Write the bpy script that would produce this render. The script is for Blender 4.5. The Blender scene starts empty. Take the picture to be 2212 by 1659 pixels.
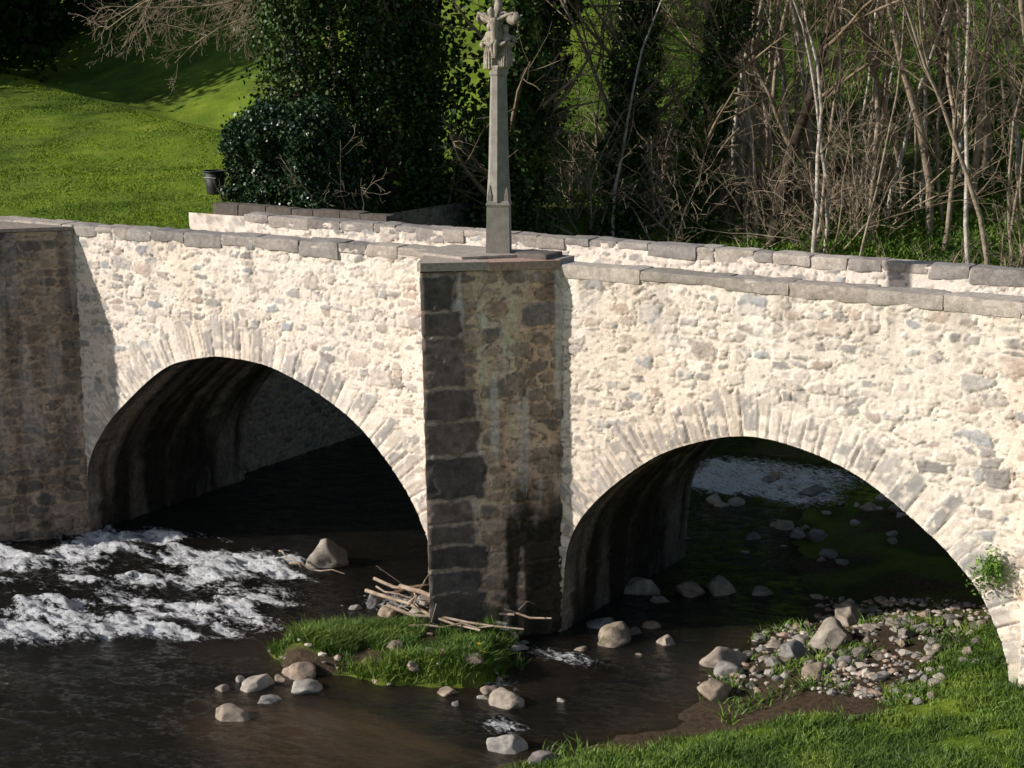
import bpy, bmesh, math, random
import numpy as np
from mathutils import Vector, Matrix, noise as mn
random.seed(7)
sc = bpy.context.scene
COL = sc.collection

# ------------------------------------------------------------ numeric noise
def h2(ix, iy, s):
    n = (ix.astype(np.int64)*374761393 + iy.astype(np.int64)*668265263 + s*974711) & 0xffffffff
    n = ((n ^ (n >> 13)) * 1274126177) & 0xffffffff
    n = n ^ (n >> 16)
    return n/4294967295.0
def vn(x, y, s=0):
    x = np.asarray(x, float); y = np.asarray(y, float)
    ix = np.floor(x); iy = np.floor(y); fx = x-ix; fy = y-iy
    fx = fx*fx*(3-2*fx); fy = fy*fy*(3-2*fy)
    a = h2(ix, iy, s); b = h2(ix+1, iy, s); c = h2(ix, iy+1, s); d = h2(ix+1, iy+1, s)
    return (a*(1-fx)+b*fx)*(1-fy)+(c*(1-fx)+d*fx)*fy
def fbm(x, y, s=0, o=4):
    t = 0; a = .5; tot = 0
    for i in range(o):
        t = t + a*vn(x*2**i+i*17.3, y*2**i+i*9.1, s+i); tot += a; a *= .5
    return t/tot
def worley(u, v, s):
    iu = np.floor(u); iv = np.floor(v)
    F1 = np.full(u.shape, 9.); F2 = np.full(u.shape, 9.); I = np.zeros(u.shape); J = np.zeros(u.shape)
    for a in (-1, 0, 1):
        for b in (-1, 0, 1):
            cu = iu+a; cv = iv+b
            dx = np.abs(cu+.5+.42*(2*h2(cu, cv, s)-1)-u); dy = np.abs(cv+.5+.30*(2*h2(cu, cv, s+1)-1)-v)
            d = (dx**3.5+dy**3.5)**(1/3.5)
            n = d < F1
            F2 = np.where(n, F1, np.minimum(F2, d)); F1 = np.where(n, d, F1)
            I = np.where(n, cu, I); J = np.where(n, cv, J)
    return F1, F2, I, J
def ss(a, b, x):
    t = np.clip((np.asarray(x, float)-a)/(b-a), 0, 1)
    return t*t*(3-2*t)
def lerp(a, b, t): return a+(b-a)*t

# ------------------------------------------------------------ mesh helpers
def fast(name, V, F, mat, col=None, smooth=True):
    V = np.asarray(V, np.float32); F = np.asarray(F, np.int32)
    k = F.shape[1]
    me = bpy.data.meshes.new(name)
    me.vertices.add(len(V)); me.vertices.foreach_set('co', V.ravel())
    me.loops.add(F.size); me.loops.foreach_set('vertex_index', F.ravel())
    me.polygons.add(len(F)); me.polygons.foreach_set('loop_start', np.arange(0, F.size, k, dtype=np.int32))
    me.polygons.foreach_set('loop_total', np.full(len(F), k, np.int32))
    me.update(calc_edges=True)
    me.polygons.foreach_set('use_smooth', np.full(len(F), smooth, bool))
    if col is not None:
        at = me.color_attributes.new('Col', 'FLOAT_COLOR', 'POINT')
        c = np.ones((len(V), 4), np.float32); cc = np.asarray(col); c[:, :cc.shape[1]] = cc
        at.data.foreach_set('color', c.ravel())
    me.materials.append(mat); me.validate()
    o = bpy.data.objects.new(name, me); COL.objects.link(o)
    return o
def grid(name, P, mat, col=None, keep=None, flip=False, smooth=True):
    nu, nv = P.shape[:2]
    id = np.arange(nu*nv).reshape(nu, nv)
    q = np.stack([id[:-1, :-1], id[1:, :-1], id[1:, 1:], id[:-1, 1:]], -1)
    if keep is not None: q = q[keep]
    q = q.reshape(-1, 4)
    if flip: q = q[:, ::-1]
    return fast(name, P.reshape(-1, 3), q, mat, None if col is None else col.reshape(-1, col.shape[-1]), smooth)
def empty(name, loc):
    o = bpy.data.objects.new(name, None); o.location = loc; o.empty_display_size = .3; COL.objects.link(o); return o
def child(o, root):
    o.parent = root; o.matrix_parent_inverse = Matrix.Translation(-Vector(root.location)); return o
def top(o, label, cat, group=None):
    o['label'] = label; o['category'] = cat
    if group: o['group'] = group
    return o
class Acc:
    def __init__(s): s.v = []; s.f = []; s.c = []; s.n = 0
    def add(s, v, f, c=None):
        v = np.asarray(v, float); s.v.append(v); s.f.append(np.asarray(f)+s.n); s.n += len(v)
        if c is not None: s.c.append(np.tile(np.asarray(c, float), (len(v), 1)) if np.ndim(c) == 1 else c)
    def obj(s, name, mat, smooth=True):
        return fast(name, np.concatenate(s.v), np.concatenate(s.f), mat, np.concatenate(s.c) if s.c else None, smooth)
def tube(A, pts, rad, n=5, c=None):
    pts = np.asarray(pts, float); m = len(pts)
    d = np.gradient(pts, axis=0); d /= np.linalg.norm(d, axis=1)[:, None]+1e-9
    up = np.array([0.31, 0.87, 0.2]) if abs(d[0, 2]) > .6 else np.array([0, 0, 1.])
    a = np.cross(d, up); a /= np.linalg.norm(a, axis=1)[:, None]+1e-9; b = np.cross(d, a)
    t = np.linspace(0, 2*np.pi, n, endpoint=False)
    rad = np.asarray(rad)[:, None, None]
    V = pts[:, None]+rad*(np.cos(t)[None, :, None]*a[:, None]+np.sin(t)[None, :, None]*b[:, None])
    id = np.arange(m*n).reshape(m, n); nx = np.roll(id, -1, 1)
    F = np.stack([id[:-1], nx[:-1], nx[1:], id[1:]], -1).reshape(-1, 4)
    A.add(V.reshape(-1, 3), F, c)
def leaves(A, C, size, rng, asp=.6, c=None):
    n = len(C)
    a = rng.normal(size=(n, 3)); a /= np.linalg.norm(a, axis=1)[:, None]
    b = rng.normal(size=(n, 3)); b -= a*(a*b).sum(1)[:, None]; b /= np.linalg.norm(b, axis=1)[:, None]
    s = (size*rng.uniform(.6, 1.3, n))[:, None]
    V = np.stack([C+a*s, C+b*s*asp, C-a*s, C-b*s*asp], 1).reshape(-1, 3)
    A.add(V, np.arange(4*n).reshape(n, 4), c)

# ------------------------------------------------------------ materials
def nm(name):
    m = bpy.data.materials.new(name); m.use_nodes = True
    nt = m.node_tree; return m, nt, nt.nodes['Principled BSDF']
def N(nt, t, **k):
    n = nt.nodes.new(t)
    for a, b in k.items(): setattr(n, a, b)
    return n
def noise_n(nt, scale, detail=6, rough=.6, dist=0, vec=None):
    n = N(nt, 'ShaderNodeTexNoise'); n.inputs['Scale'].default_value = scale; n.inputs['Detail'].default_value = detail
    n.inputs['Roughness'].default_value = rough; n.inputs['Distortion'].default_value = dist
    if vec: nt.links.new(vec, n.inputs['Vector'])
    return n
def ramp(nt, fac, stops):
    r = N(nt, 'ShaderNodeValToRGB'); e = r.color_ramp.elements
    while len(e) < len(stops): e.new(.5)
    for i, (p, c) in enumerate(stops): e[i].position = p; e[i].color = (*c, 1)
    nt.links.new(fac, r.inputs[0]); return r.outputs[0]
def pos(nt): return N(nt, 'ShaderNodeNewGeometry').outputs['Position']
def mixc(nt, a, b, fac, mode='MIX'):
    m = N(nt, 'ShaderNodeMix', data_type='RGBA', blend_type=mode)
    for s, v in ((m.inputs[0], fac), (m.inputs[6], a), (m.inputs[7], b)):
        if isinstance(v, (int, float)): s.default_value = v
        elif isinstance(v, tuple): s.default_value = (*v, 1)
        else: nt.links.new(v, s)
    return m.outputs[2]
def bump(nt, b, h, strength, dist=.02):
    n = N(nt, 'ShaderNodeBump'); n.inputs['Strength'].default_value = strength; n.inputs['Distance'].default_value = dist
    nt.links.new(h, n.inputs['Height']); nt.links.new(n.outputs[0], b.inputs['Normal'])
def m_stone(name, bs=.6, vary=(.72, 1.18), rough=.9, sc_=14, fine=(.75, 1.05)):
    m, nt, b = nm(name); p = pos(nt)
    at = N(nt, 'ShaderNodeAttribute', attribute_name='Col')
    n1 = noise_n(nt, sc_, 8, .7, 0, p); n2 = noise_n(nt, 60, 5, .7, 0, p)
    g = ramp(nt, n1.outputs[0], [(.3, (vary[0],)*3), (.7, (vary[1],)*3)])
    c = mixc(nt, at.outputs[0], g, 1.0, 'MULTIPLY')
    g2 = ramp(nt, n2.outputs[0], [(.35, (fine[0],)*3), (.55, (fine[1],)*3)])
    c = mixc(nt, c, g2, 1.0, 'MULTIPLY')
    nt.links.new(c, b.inputs['Base Color']); b.inputs['Roughness'].default_value = rough
    b.inputs['Specular IOR Level'].default_value = .2
    bump(nt, b, n2.outputs[0], bs, .02); return m
def m_noise(name, stops, scale=3, rough=.9, bs=.5, bd=.02, bscale=None, spec=.2, dist=0):
    m, nt, b = nm(name); p = pos(nt)
    n1 = noise_n(nt, scale, 8, .65, dist, p)
    nt.links.new(ramp(nt, n1.outputs[0], stops), b.inputs['Base Color'])
    b.inputs['Roughness'].default_value = rough; b.inputs['Specular IOR Level'].default_value = spec
    n2 = noise_n(nt, bscale or scale*6, 6, .7, 0, p); bump(nt, b, n2.outputs[0], bs, bd); return m
M_wall = m_stone('rubble_masonry', .6, (.86, 1.12), .9, 14, (.80, 1.10))
M_cope = m_stone('coping_stone', .8, (.6, 1.25))
M_pier = m_stone('cutwater_masonry', .8, (.65, 1.25))
M_vault = m_stone('vault_masonry', .8, (.5, 1.3))
M_gravel = m_stone('gravel', .4)
M_cross = m_noise('carved_trachyte', [(.3, (.22, .20, .17)), (.7, (.36, .33, .285))], 9, .9, .5, .01)
M_statue = m_noise('weathered_carving', [(.3, (.20, .16, .12)), (.55, (.42, .37, .30)), (.75, (.58, .52, .45))], 14, .9, .8, .015)
M_bark_pale = m_noise('pale_bark', [(.3, (.22, .19, .15)), (.6, (.62, .56, .48))], 5, .9, .6, .02)
M_bark_brown = m_noise('brown_bark', [(.3, (.14, .10, .065)), (.6, (.42, .34, .25))], 5, .9, .6, .02)
M_bark_dark = m_noise('dark_bark', [(.3, (.03, .022, .015)), (.7, (.10, .075, .055))], 6, .95, .8, .03)
M_shrub = m_noise('shrub_stems', [(.3, (.12, .085, .05)), (.62, (.54, .43, .31))], 3, .9, .5, .02)
M_twig = m_noise('bare_twigs', [(.3, (.09, .065, .038)), (.7, (.36, .28, .19))], 2, .9, .2)
M_far = m_noise('distant_branches', [(.35, (.05, .04, .028)), (.6, (.15, .12, .09)), (.72, (.40, .35, .3))], .6, .9, .2)
M_drift = m_noise('bleached_driftwood', [(.3, (.22, .14, .09)), (.6, (.52, .41, .31))], 6, .8, .5)
M_road = m_noise('worn_road', [(.3, (.16, .14, .12)), (.7, (.25, .22, .19))], 3, .95, .4)
def m_leaf(name, a, b_, c_, rough=.4, sc_=3.0, broad=None, spec=.4, fine=(.5, 1.4)):
    m, nt, b = nm(name); p = pos(nt)
    n1 = noise_n(nt, sc_, 4, .6, 0, p); n2 = noise_n(nt, 25, 2, .5, 0, p)
    c = ramp(nt, n1.outputs[0], [(.3, a), (.5, b_), (.72, c_)])
    c = mixc(nt, c, ramp(nt, n2.outputs[0], [(.3, (fine[0],)*3), (.7, (fine[1],)*3)]), 1.0, 'MULTIPLY')
    if broad:
        n3 = noise_n(nt, broad, 6, .65, .8, p); c = mixc(nt, c, ramp(nt, n3.outputs[0], [(.36, (.5, .56, .55)), (.5, (.9, .9, .9)), (.66, (1.2, 1.12, .9))]), 1.0, 'MULTIPLY')
    nt.links.new(c, b.inputs['Base Color']); b.inputs['Roughness'].default_value = rough
    b.inputs['Specular IOR Level'].default_value = spec
    return m
M_ivy = m_leaf('ivy_leaves', (.010, .022, .006), (.035, .075, .014), (.12, .18, .03), .45, 1.6, None, .3)
M_ever = m_leaf('evergreen_foliage', (.012, .025, .006), (.03, .05, .012), (.05, .08, .02), .9, 1.0, None, .05)
M_hedge = m_leaf('hedge_leaves', (.008, .022, .010), (.022, .055, .018), (.055, .10, .03), .38, 3, None, .35)
M_under = m_leaf('undergrowth_leaves', (.02, .032, .007), (.055, .10, .015), (.13, .18, .03), .7, 1.2, None, .15)
M_grass = m_leaf('grass_blades', (.045, .09, .012), (.10, .18, .02), (.22, .30, .04), .6, 1.6)
M_fern = m_leaf('fern_fronds', (.06, .12, .02), (.12, .24, .03), (.22, .36, .05), .6, 6)
M_wgrass = m_leaf('woodland_grass_blades', (.06, .11, .012), (.12, .22, .02), (.20, .30, .035), .7, .7)
M_meadow = m_leaf('meadow_blades', (.12, .18, .015), (.18, .27, .022), (.27, .35, .04), .8, .7, .22, .15, (.8, 1.2))
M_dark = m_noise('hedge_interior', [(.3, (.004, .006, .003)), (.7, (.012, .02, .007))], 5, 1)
def m_ground():
    m, nt, b = nm('ground_cover'); p = pos(nt)
    at = N(nt, 'ShaderNodeAttribute', attribute_name='Col'); sp = N(nt, 'ShaderNodeSeparateColor'); nt.links.new(at.outputs[0], sp.inputs[0])
    n1 = noise_n(nt, .8, 8, .65, 0, p); n2 = noise_n(nt, 12, 8, .7, 0, p); n3 = noise_n(nt, .35, 6, .6, .5, p); n4 = noise_n(nt, .22, 6, .65, .8, p)
    grass = ramp(nt, n1.outputs[0], [(.3, (.10, .15, .014)), (.5, (.15, .23, .022)), (.7, (.23, .30, .037))])
    grass = mixc(nt, grass, ramp(nt, n4.outputs[0], [(.36, (.5, .56, .55)), (.5, (.9, .9, .9)), (.66, (1.2, 1.12, .9))]), 1.0, 'MULTIPLY')
    grass = mixc(nt, grass, ramp(nt, n2.outputs[0], [(.3, (.65,)*3), (.7, (1.15,)*3)]), 1.0, 'MULTIPLY')
    grass = mixc(nt, grass, (.15, .12, .05), ramp(nt, n3.outputs[0], [(.58, (0,)*3), (.78, (.5,)*3)]))
    mud = ramp(nt, n2.outputs[0], [(.3, (.025, .018, .011)), (.7, (.11, .078, .05))])
    wood = ramp(nt, n2.outputs[0], [(.3, (.03, .022, .012)), (.7, (.12, .09, .05))])
    wood = mixc(nt, wood, (.11, .20, .02), ramp(nt, n3.outputs[0], [(.34, (0,)*3), (.48, (1,)*3)]))
    moss = mixc(nt, mud, (.035, .06, .012), ramp(nt, n1.outputs[0], [(.45, (0,)*3), (.6, (1,)*3)]))
    c = mixc(nt, mud, moss, sp.outputs[1])
    c = mixc(nt, c, grass, sp.outputs[0]); c = mixc(nt, c, wood, sp.outputs[2])
    nt.links.new(c, b.inputs['Base Color']); b.inputs['Roughness'].default_value = .95; b.inputs['Specular IOR Level'].default_value = .1
    bump(nt, b, n2.outputs[0], .7, .05); return m
def m_water():
    m, nt, b = nm('river_water'); p = pos(nt)
    at = N(nt, 'ShaderNodeAttribute', attribute_name='Col'); sp = N(nt, 'ShaderNodeSeparateColor'); nt.links.new(at.outputs[0], sp.inputs[0])
    mp = N(nt, 'ShaderNodeMapping'); mp.inputs['Rotation'].default_value = (0, 0, .35); mp.inputs['Scale'].default_value = (1, 2.2, 1); nt.links.new(p, mp.inputs[0])
    n1 = noise_n(nt, 7.0, 15, .82, .3, mp.outputs[0]); n2 = noise_n(nt, 7, 8, .7, .8, mp.outputs[0]); n3 = noise_n(nt, 1.3, 5, .6, 0, p)
    a = N(nt, 'ShaderNodeMath', operation='MULTIPLY_ADD'); nt.links.new(sp.outputs[0], a.inputs[0]); a.inputs[1].default_value = .27; nt.links.new(n1.outputs[0], a.inputs[2])
    foam = ramp(nt, a.outputs[0], [(.665, (0,)*3), (.70, (.45,)*3), (.755, (1,)*3)])
    deep = ramp(nt, n3.outputs[0], [(.35, (.004, .004, .003)), (.7, (.012, .009, .006))])
    c = mixc(nt, deep, (.085, .052, .028), sp.outputs[1])
    c = mixc(nt, c, (.95, .96, .98), foam)
    nt.links.new(c, b.inputs['Base Color'])
    r = ramp(nt, foam, [(0, (.05,)*3), (1, (.3,)*3)]); nt.links.new(r, b.inputs['Roughness']); b.inputs['IOR'].default_value = 1.33
    ad = N(nt, 'ShaderNodeMath', operation='MULTIPLY_ADD'); nt.links.new(a.outputs[0], ad.inputs[0]); ad.inputs[1].default_value = 1.0; nt.links.new(n2.outputs[0], ad.inputs[2])
    bump(nt, b, ad.outputs[0], 1.0, .09); return m
M_ground = m_ground(); M_water = m_water()
def m_rock():
    m, nt, b = nm('river_rock'); p = pos(nt); oi = N(nt, 'ShaderNodeObjectInfo')
    base = ramp(nt, oi.outputs['Random'], [(0, (.26, .245, .235)), (.3, (.42, .38, .33)), (.6, (.38, .29, .21)), (.8, (.22, .21, .205)), (1, (.40, .29, .21))])
    n1 = noise_n(nt, 7, 8, .7, 0, p); n2 = noise_n(nt, 45, 5, .7, 0, p)
    c = mixc(nt, base, ramp(nt, n1.outputs[0], [(.3, (.4,)*3), (.7, (1.3,)*3)]), 1.0, 'MULTIPLY')
    n4 = noise_n(nt, 3, 6, .7, 0, p); c = mixc(nt, c, (.05, .065, .015), ramp(nt, n4.outputs[0], [(.56, (0,)*3), (.68, (.75,)*3)]))
    nt.links.new(c, b.inputs['Base Color']); b.inputs['Roughness'].default_value = .75; b.inputs['Specular IOR Level'].default_value = .3
    bump(nt, b, n2.outputs[0], .6, .02); return m
M_rock = m_rock()
m_, nt_, b_ = nm('black_plastic'); b_.inputs['Base Color'].default_value = (.008, .008, .009, 1); b_.inputs['Roughness'].default_value = .6; M_black = m_
m_, nt_, b_ = nm('dull_steel'); b_.inputs['Base Color'].default_value = (.4, .4, .4, 1); b_.inputs['Roughness'].default_value = .4; M_steel = m_
m_, nt_, b_ = nm('yellow_petals'); b_.inputs['Base Color'].default_value = (.75, .42, .03, 1); M_yellow = m_

# ------------------------------------------------------------ terrain
WY = [-40, -8, -4.4, -3.5, -2.3, -1, 0, 1.5, 3, 5, 8, 10.5, 14]
WX = [-14, -11, -10.1, -9.3, -8.9, -8.9, -8.9, -9.0, -8.6, -10.2, -11, -9, -6]
def wedge(y): return np.interp(y, WY, WX)
def island(x, y):
    dx = x+13.3; dy = y+2.2; c, s = math.cos(.22), math.sin(.22)
    u = (dx*c+dy*s)/2.1; v = (-dx*s+dy*c)/1.2
    return np.sqrt(u*u+v*v)+.7*(fbm(x*1.5, y*1.7, 5, 5)-.5)
def H(x, y):
    x = np.asarray(x, float); y = np.asarray(y, float)
    e = x-wedge(y)+.7*(fbm(x*1.3, y*1.3, 14)-.5)
    h = -.75+.47*ss(-1, .15, e)+.30*ss(.1, 2.2, e)+.45*ss(2, 5.5, e)
    h = h+.9*ss(-23.2, -26, x)
    h = lerp(h, -.20+.26*fbm(x*1.4, y*1.4, 15, 4), ss(1.15, .6, island(x, y)))
    h = np.maximum(h, -.75+.66*np.exp(-(((x+12.5)/1.0)**2+((y+.95)/.5)**2)))
    h = h+.12*(fbm(x*1.4, y*1.4, 3)-.5)*ss(-.7, -.2, h)
    zl = 4.38+.11*(np.clip(y, 5, 400)-5)+.55*(fbm(x*.16, y*.16, 26, 2)-.5)*ss(7, 12, y)
    yr = 15+np.clip(-30-x, -4, 60)*.5
    over = np.clip(y-yr, 0, 500)
    zl = zl-.30*np.clip(over, 0, 4)+np.clip(over-4, 0, 70)*.34
    zb = 3.4+.27*(np.clip(y, 15, 70)-15)+.10*(np.clip(y, 70, 400)-70)+.9*(fbm(x*.25, y*.25, 8)-.5)
    up = lerp(zb, zl, ss(-19, -25, x))
    up = up+.25*(fbm(x*.35, y*.35, 6)-.5)*ss(6, 12, y)
    L = ss(-21.95, -22.9, x)*ss(.12, .5, y)
    Rr = np.where(y < 4.4, ss(-4.85, -4.2, x), ss(-6.5, -3, x))*ss(.12, .5, y)
    k = np.maximum(np.maximum(L, ss(12.3, 15.3, y)), Rr)
    up = np.where((y < 4.5), 4.2, up)
    return lerp(h, up, k)
def axis(lo, hi, step, far, g=1.22):
    a = list(np.arange(lo, hi+1e-6, step)); s = step; x = hi
    while x < far: s *= g; x += s; a.append(x)
    s = step; x = lo; b = []
    while x > -far: s *= g; x -= s; b.append(x)
    return np.array(b[::-1]+a)
def grassy(x, y):
    e = x-wedge(y); return ss(1.5, 2.4, e-.7*ss(-2.2, -1, y)+1.6*ss(-1.2, -3, y)+.9*(fbm(x*2, y*2, 9)-.5))
xs = axis(-30, 0, .14, 700); ys = axis(-12, 24, .14, 700)
X, Y = np.meshgrid(xs, ys, indexing='ij'); Z = H(X, Y)
gr = np.where(Y < 2.5, np.maximum(grassy(X, Y), ss(1.05, .8, island(X, Y))*ss(.36, .46, fbm(X*2.3, Y*2.3, 44))*.8), .35*ss(.45, .6, fbm(X, Y, 90)))
gr = np.where((X < -20.5) & (Y > .1), 1, gr)
wd = np.maximum(ss(-27, -22, X)*ss(8, 12, Y)*.97, ss(3.5, 5, Y)*(X > -21.5)*(Y > 12.5)*.9)
ground = grid('ground', np.stack([X, Y, Z], -1), M_ground, np.stack([gr, ss(2, 4, Y), wd], -1)); ground['kind'] = 'structure'

# water
xs = np.unique(np.concatenate([np.arange(-60, -24, .8), np.arange(-24, -6, .045), np.arange(-6, 3, .5)]))
ys = np.unique(np.concatenate([np.arange(-60, -9, .8), np.arange(-9, 4, .045), np.arange(4, 15, .12)]))
X, Y = np.meshgrid(xs, ys, indexing='ij')
w = .9*(fbm(X*.9, Y*.9, 21)-.5)
q = Y-.59*X-6.5+w
T = ss(-14.7, -16.2, X+w+.35*(Y+2.5))*ss(-.5, .5, q)*ss(1.6, .2, Y)
T = T*(1-.40*ss(1.7, 2.2, q)*ss(3.2, 2.7, q))
T = T*(.30+.85*ss(.32, .62, fbm(X*1.1+.3*Y, Y*2.6, 61, 5)))
T2 = ss(7.6, 8.6, Y+w)*ss(11.8, 10.5, Y)*ss(-15.0, -13.6, X+w)*ss(-10.2, -11.4, X+w)*(.6+.8*fbm(X*.8, Y*.8, 66))
T3 = np.exp(-(((X+14.6)/.7)**2+((Y+.2)/.5)**2))*.9+np.exp(-(((X+11.7)/.6)**2+((Y+2.2)/.35)**2))*.8+np.exp(-(((X+11.3)/.8)**2+((Y+.9)/.3)**2))*.8+np.exp(-(((X+10.7)/.4)**2+((Y+3.4)/.3)**2))*.8
T = np.clip(np.maximum(T, np.maximum(T2, T3)), 0, 1)
Zw = -.3+.30*T*(fbm(X*1.8+.5*Y, Y*3.4, 31, 6)-.5)+.16*T*(fbm(X*7, Y*11, 33, 3)-.3)+.030*(fbm(X*2.6, Y*4.4, 35)-.5)
sand = ss(1.6, .6, np.sqrt(((X+12.5)/1.7)**2+((Y+5.0)/.9)**2)+.7*(fbm(X*2, Y*2, 4)-.5))*.9
sand = sand*(.4+.9*fbm(X*1.2+Y, Y*6, 37))
sand = np.maximum(sand, .25*ss(-1.0, -.2, X-wedge(Y)))
sand = np.clip(np.maximum(sand, .25*ss(1.5, 1.0, island(X, Y))), 0, 1)
water = grid('water', np.stack([X, Y, Zw], -1), M_water, np.stack([T, sand, 0*T], -1)); water['kind'] = 'structure'

# ------------------------------------------------------------ bridge
def catmull(P, n):
    P = np.array(P, float); P = np.vstack([2*P[0]-P[1], P, 2*P[-1]-P[-2]]); out = []
    k = len(P)-3
    for i in range(k):
        p0, p1, p2, p3 = P[i:i+4]
        for t in np.linspace(0, 1, n//k, endpoint=False):
            out.append(.5*((2*p1)+(-p0+p2)*t+(2*p0-5*p1+4*p2-p3)*t*t+(-p0+3*p1-3*p2+p3)*t**3))
    out.append(P[-2]); return np.array(out)
AL = catmull([(-21.45, -.8), (-21.42, -.3), (-21.33, .9), (-20.95, 1.6), (-20.37, 2.2), (-19.4, 2.93), (-18.5, 3.2), (-18.0, 3.24), (-17.3, 3.2), (-16.64, 3.02), (-15.9, 2.7), (-15.28, 2.29), (-14.59, 1.56), (-14.19, .87), (-14.08, .44), (-14.03, -.8)], 180)
AR = catmull([(-11.78, -.8), (-11.74, .21), (-11.62, 1.15), (-11.18, 1.83), (-10.37, 2.52), (-9.7, 2.86), (-8.9, 3.07), (-8.1, 3.0), (-7.3, 2.74), (-6.59, 2.31), (-5.94, 1.8), (-5.49, 1.25), (-5.17, .43), (-5.1, -.8)], 180)
MORT = np.array([.95, .825, .70])
PAL = np.array([(.48, .43, .40), (.42, .415, .42), (.57, .48, .41), (.37, .335, .31), (.58, .46, .38), (.76, .66, .56), (.52, .475, .44), (.70, .61, .52), (.66, .57, .49), (.72, .63, .54)])
def pal(i, j, s):
    k = (h2(i, j, s)*len(PAL)).astype(int) % len(PAL)
    return PAL[k]*(.85+.35*h2(i, j, s+3))[..., None]
def rubble(X, Z, seed, show=.62, mort=MORT, su=.26, sv=.14, tone=1.0, t0=.07, hs=1.0, bigp=.20, smr=.6):
    wx = X+.12*(fbm(X*2.6, Z*2.6, seed)-.5)+.05*(fbm(X*11, Z*11, seed+2)-.5); wz = Z+.10*(fbm(X*1.4, Z*1.6, seed+5)-.5)+.04*(fbm(X*11, Z*11, seed+6)-.5)
    F1, F2, I, J = worley(wx/su, wz/sv, seed+11); G1, G2, K, Lq = worley(wx/(su*1.75)+3.3, wz/(sv*1.7), seed+17)
    big = h2(K, Lq, seed+2) < bigp
    F1 = np.where(big, G1, F1); F2 = np.where(big, G2, F2); I = np.where(big, K+900, I); J = np.where(big, Lq, J)
    rr = h2(I, J, seed+23); thr = np.where(rr < show, t0+.40*rr*rr/show, .45+.8*(rr-show))
    n = fbm(X*14, Z*14, seed+31, 4)
    m = ss(thr, thr+.08, F2-F1+.32*(n-.5))
    c = pal(I, J, seed+41)*tone*(.8+.4*n)[..., None]
    mc = mort*(.88+.24*fbm(X*5, Z*5, seed+51))[..., None]
    pk = fbm(X*17, Z*30, seed+55, 3)
    mc = mc*(1-.5*ss(.66, .78, pk))[..., None]
    smear = ss(.48, .60, fbm(X*4.5, Z*6, seed+58, 5))*smr
    vein = np.exp(-((F2-F1-thr*.8)/.04)**2)*(rr < show+.12)*ss(.40, .58, fbm(X*4, Z*4, seed+57))
    col = lerp(mc, c, (m*(.95-smear))[..., None])*(1-.48*vein[..., None])  # vein also paints joint shadow into the colour along stone edges
    h = (m*(.004+.013*h2(I, J, seed+61))+.014*(fbm(X*4, Z*6, seed+71, 5)-.5)+.013*(fbm(X*26, Z*34, seed+77, 3)-.5)-.018*vein-.012*ss(.66, .78, pk))*hs
    return h, col
def arch_info(X, Z, A):
    inside = (X > A[0, 0]) & (X < A[-1, 0]) & (Z < np.interp(X, A[:, 0], A[:, 1]))
    near = (X > A[0, 0]-1.2) & (X < A[-1, 0]+1.2) & (Z < A[:, 1].max()+1.2)
    seg = np.linalg.norm(np.diff(A, axis=0), axis=1); S = np.concatenate([[0], np.cumsum(seg)])
    D = np.full(X.shape, 9.); SS = np.zeros(X.shape); NP = np.zeros(X.shape+(2,))
    xx = X[near]; zz = Z[near]
    d2 = (xx[:, None]-A[None, :, 0])**2+(zz[:, None]-A[None, :, 1])**2
    k = np.argmin(d2, 1)
    k0 = np.clip(k, 1, len(A)-2); tx = A[k0+1]-A[k0-1]; ln = np.linalg.norm(tx, axis=1); tx = tx/ln[:, None]
    pr = (xx-A[k0, 0])*tx[:, 0]+(zz-A[k0, 1])*tx[:, 1]; pr = np.clip(pr, -.1, .1)
    P = A[k0]+tx*pr[:, None]
    D[near] = np.hypot(xx-P[:, 0], zz-P[:, 1]); SS[near] = S[k0]+pr; NP[near] = P
    return inside, D, SS, NP
def voussoir(X, Z, D, S, seed, h, col):
    rng = np.random.RandomState(seed)
    wds = rng.uniform(.08, .24, 110); wds[44:] += .10
    B = np.cumsum(wds); k = np.clip(np.searchsorted(B, S+.10*(fbm(X*3, Z*3, seed)-.5)), 0, 108)
    Ln = rng.uniform(.26, .76, 110)[k]; lo = np.concatenate([[0], B])[k]; ed = np.minimum(S-lo, B[k]-S)
    vis = rng.uniform(0, 1, 110)[k] < .78
    off = (rng.uniform(0, 1, 110)[k] < .35)*rng.uniform(.03, .2, 110)[k]
    nn = fbm(S*18, D*2.2, seed+3, 4); n3 = fbm(X*9, Z*9, seed+8, 4)
    m = ss(.006, .022, ed+.07*(nn-.5))*ss(Ln+.04, Ln-.04, D+.4*(n3-.5))*ss(off-.02, off+.02, D+.1*(n3-.5))*np.where(vis, 1, .0)*ss(.66, .52, n3)
    cc = np.array([(.50, .45, .42), (.60, .53, .46), (.66, .57, .48), (.40, .375, .36), (.54, .49, .45)])[rng.randint(0, 5, 110)][k]*(.62+.7*nn)[..., None]
    dry = MORT*(.74+.5*nn)[..., None]
    z_ = ss(.62, .35, D+.4*(n3-.5))
    base_c = lerp(col, dry, (z_*.7)[..., None]); base_h = lerp(h, .026*(nn-.5)+.012*(n3-.5), z_*.75)
    crack = np.exp(-(ed/.010)**2)*z_*ss(.38, .54, n3+.15*(vis))
    col = lerp(base_c, cc, (m*.85)[..., None])*(1-.5*crack[..., None]); h = lerp(base_h, .009+.022*(nn-.5)+.006*rng.normal(size=110)[k], m)-.018*crack
    return h, col
xs = np.concatenate([np.arange(-30, -23, .12), np.arange(-23, -4.6, .0205), np.arange(-4.6, 2, .08)])
zs = np.arange(-.8, 5.15, .0205)
X, Z = np.meshgrid(xs, zs, indexing='ij')
h, col = rubble(X, Z, 100)
keepv = np.ones(X.shape, bool)
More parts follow.
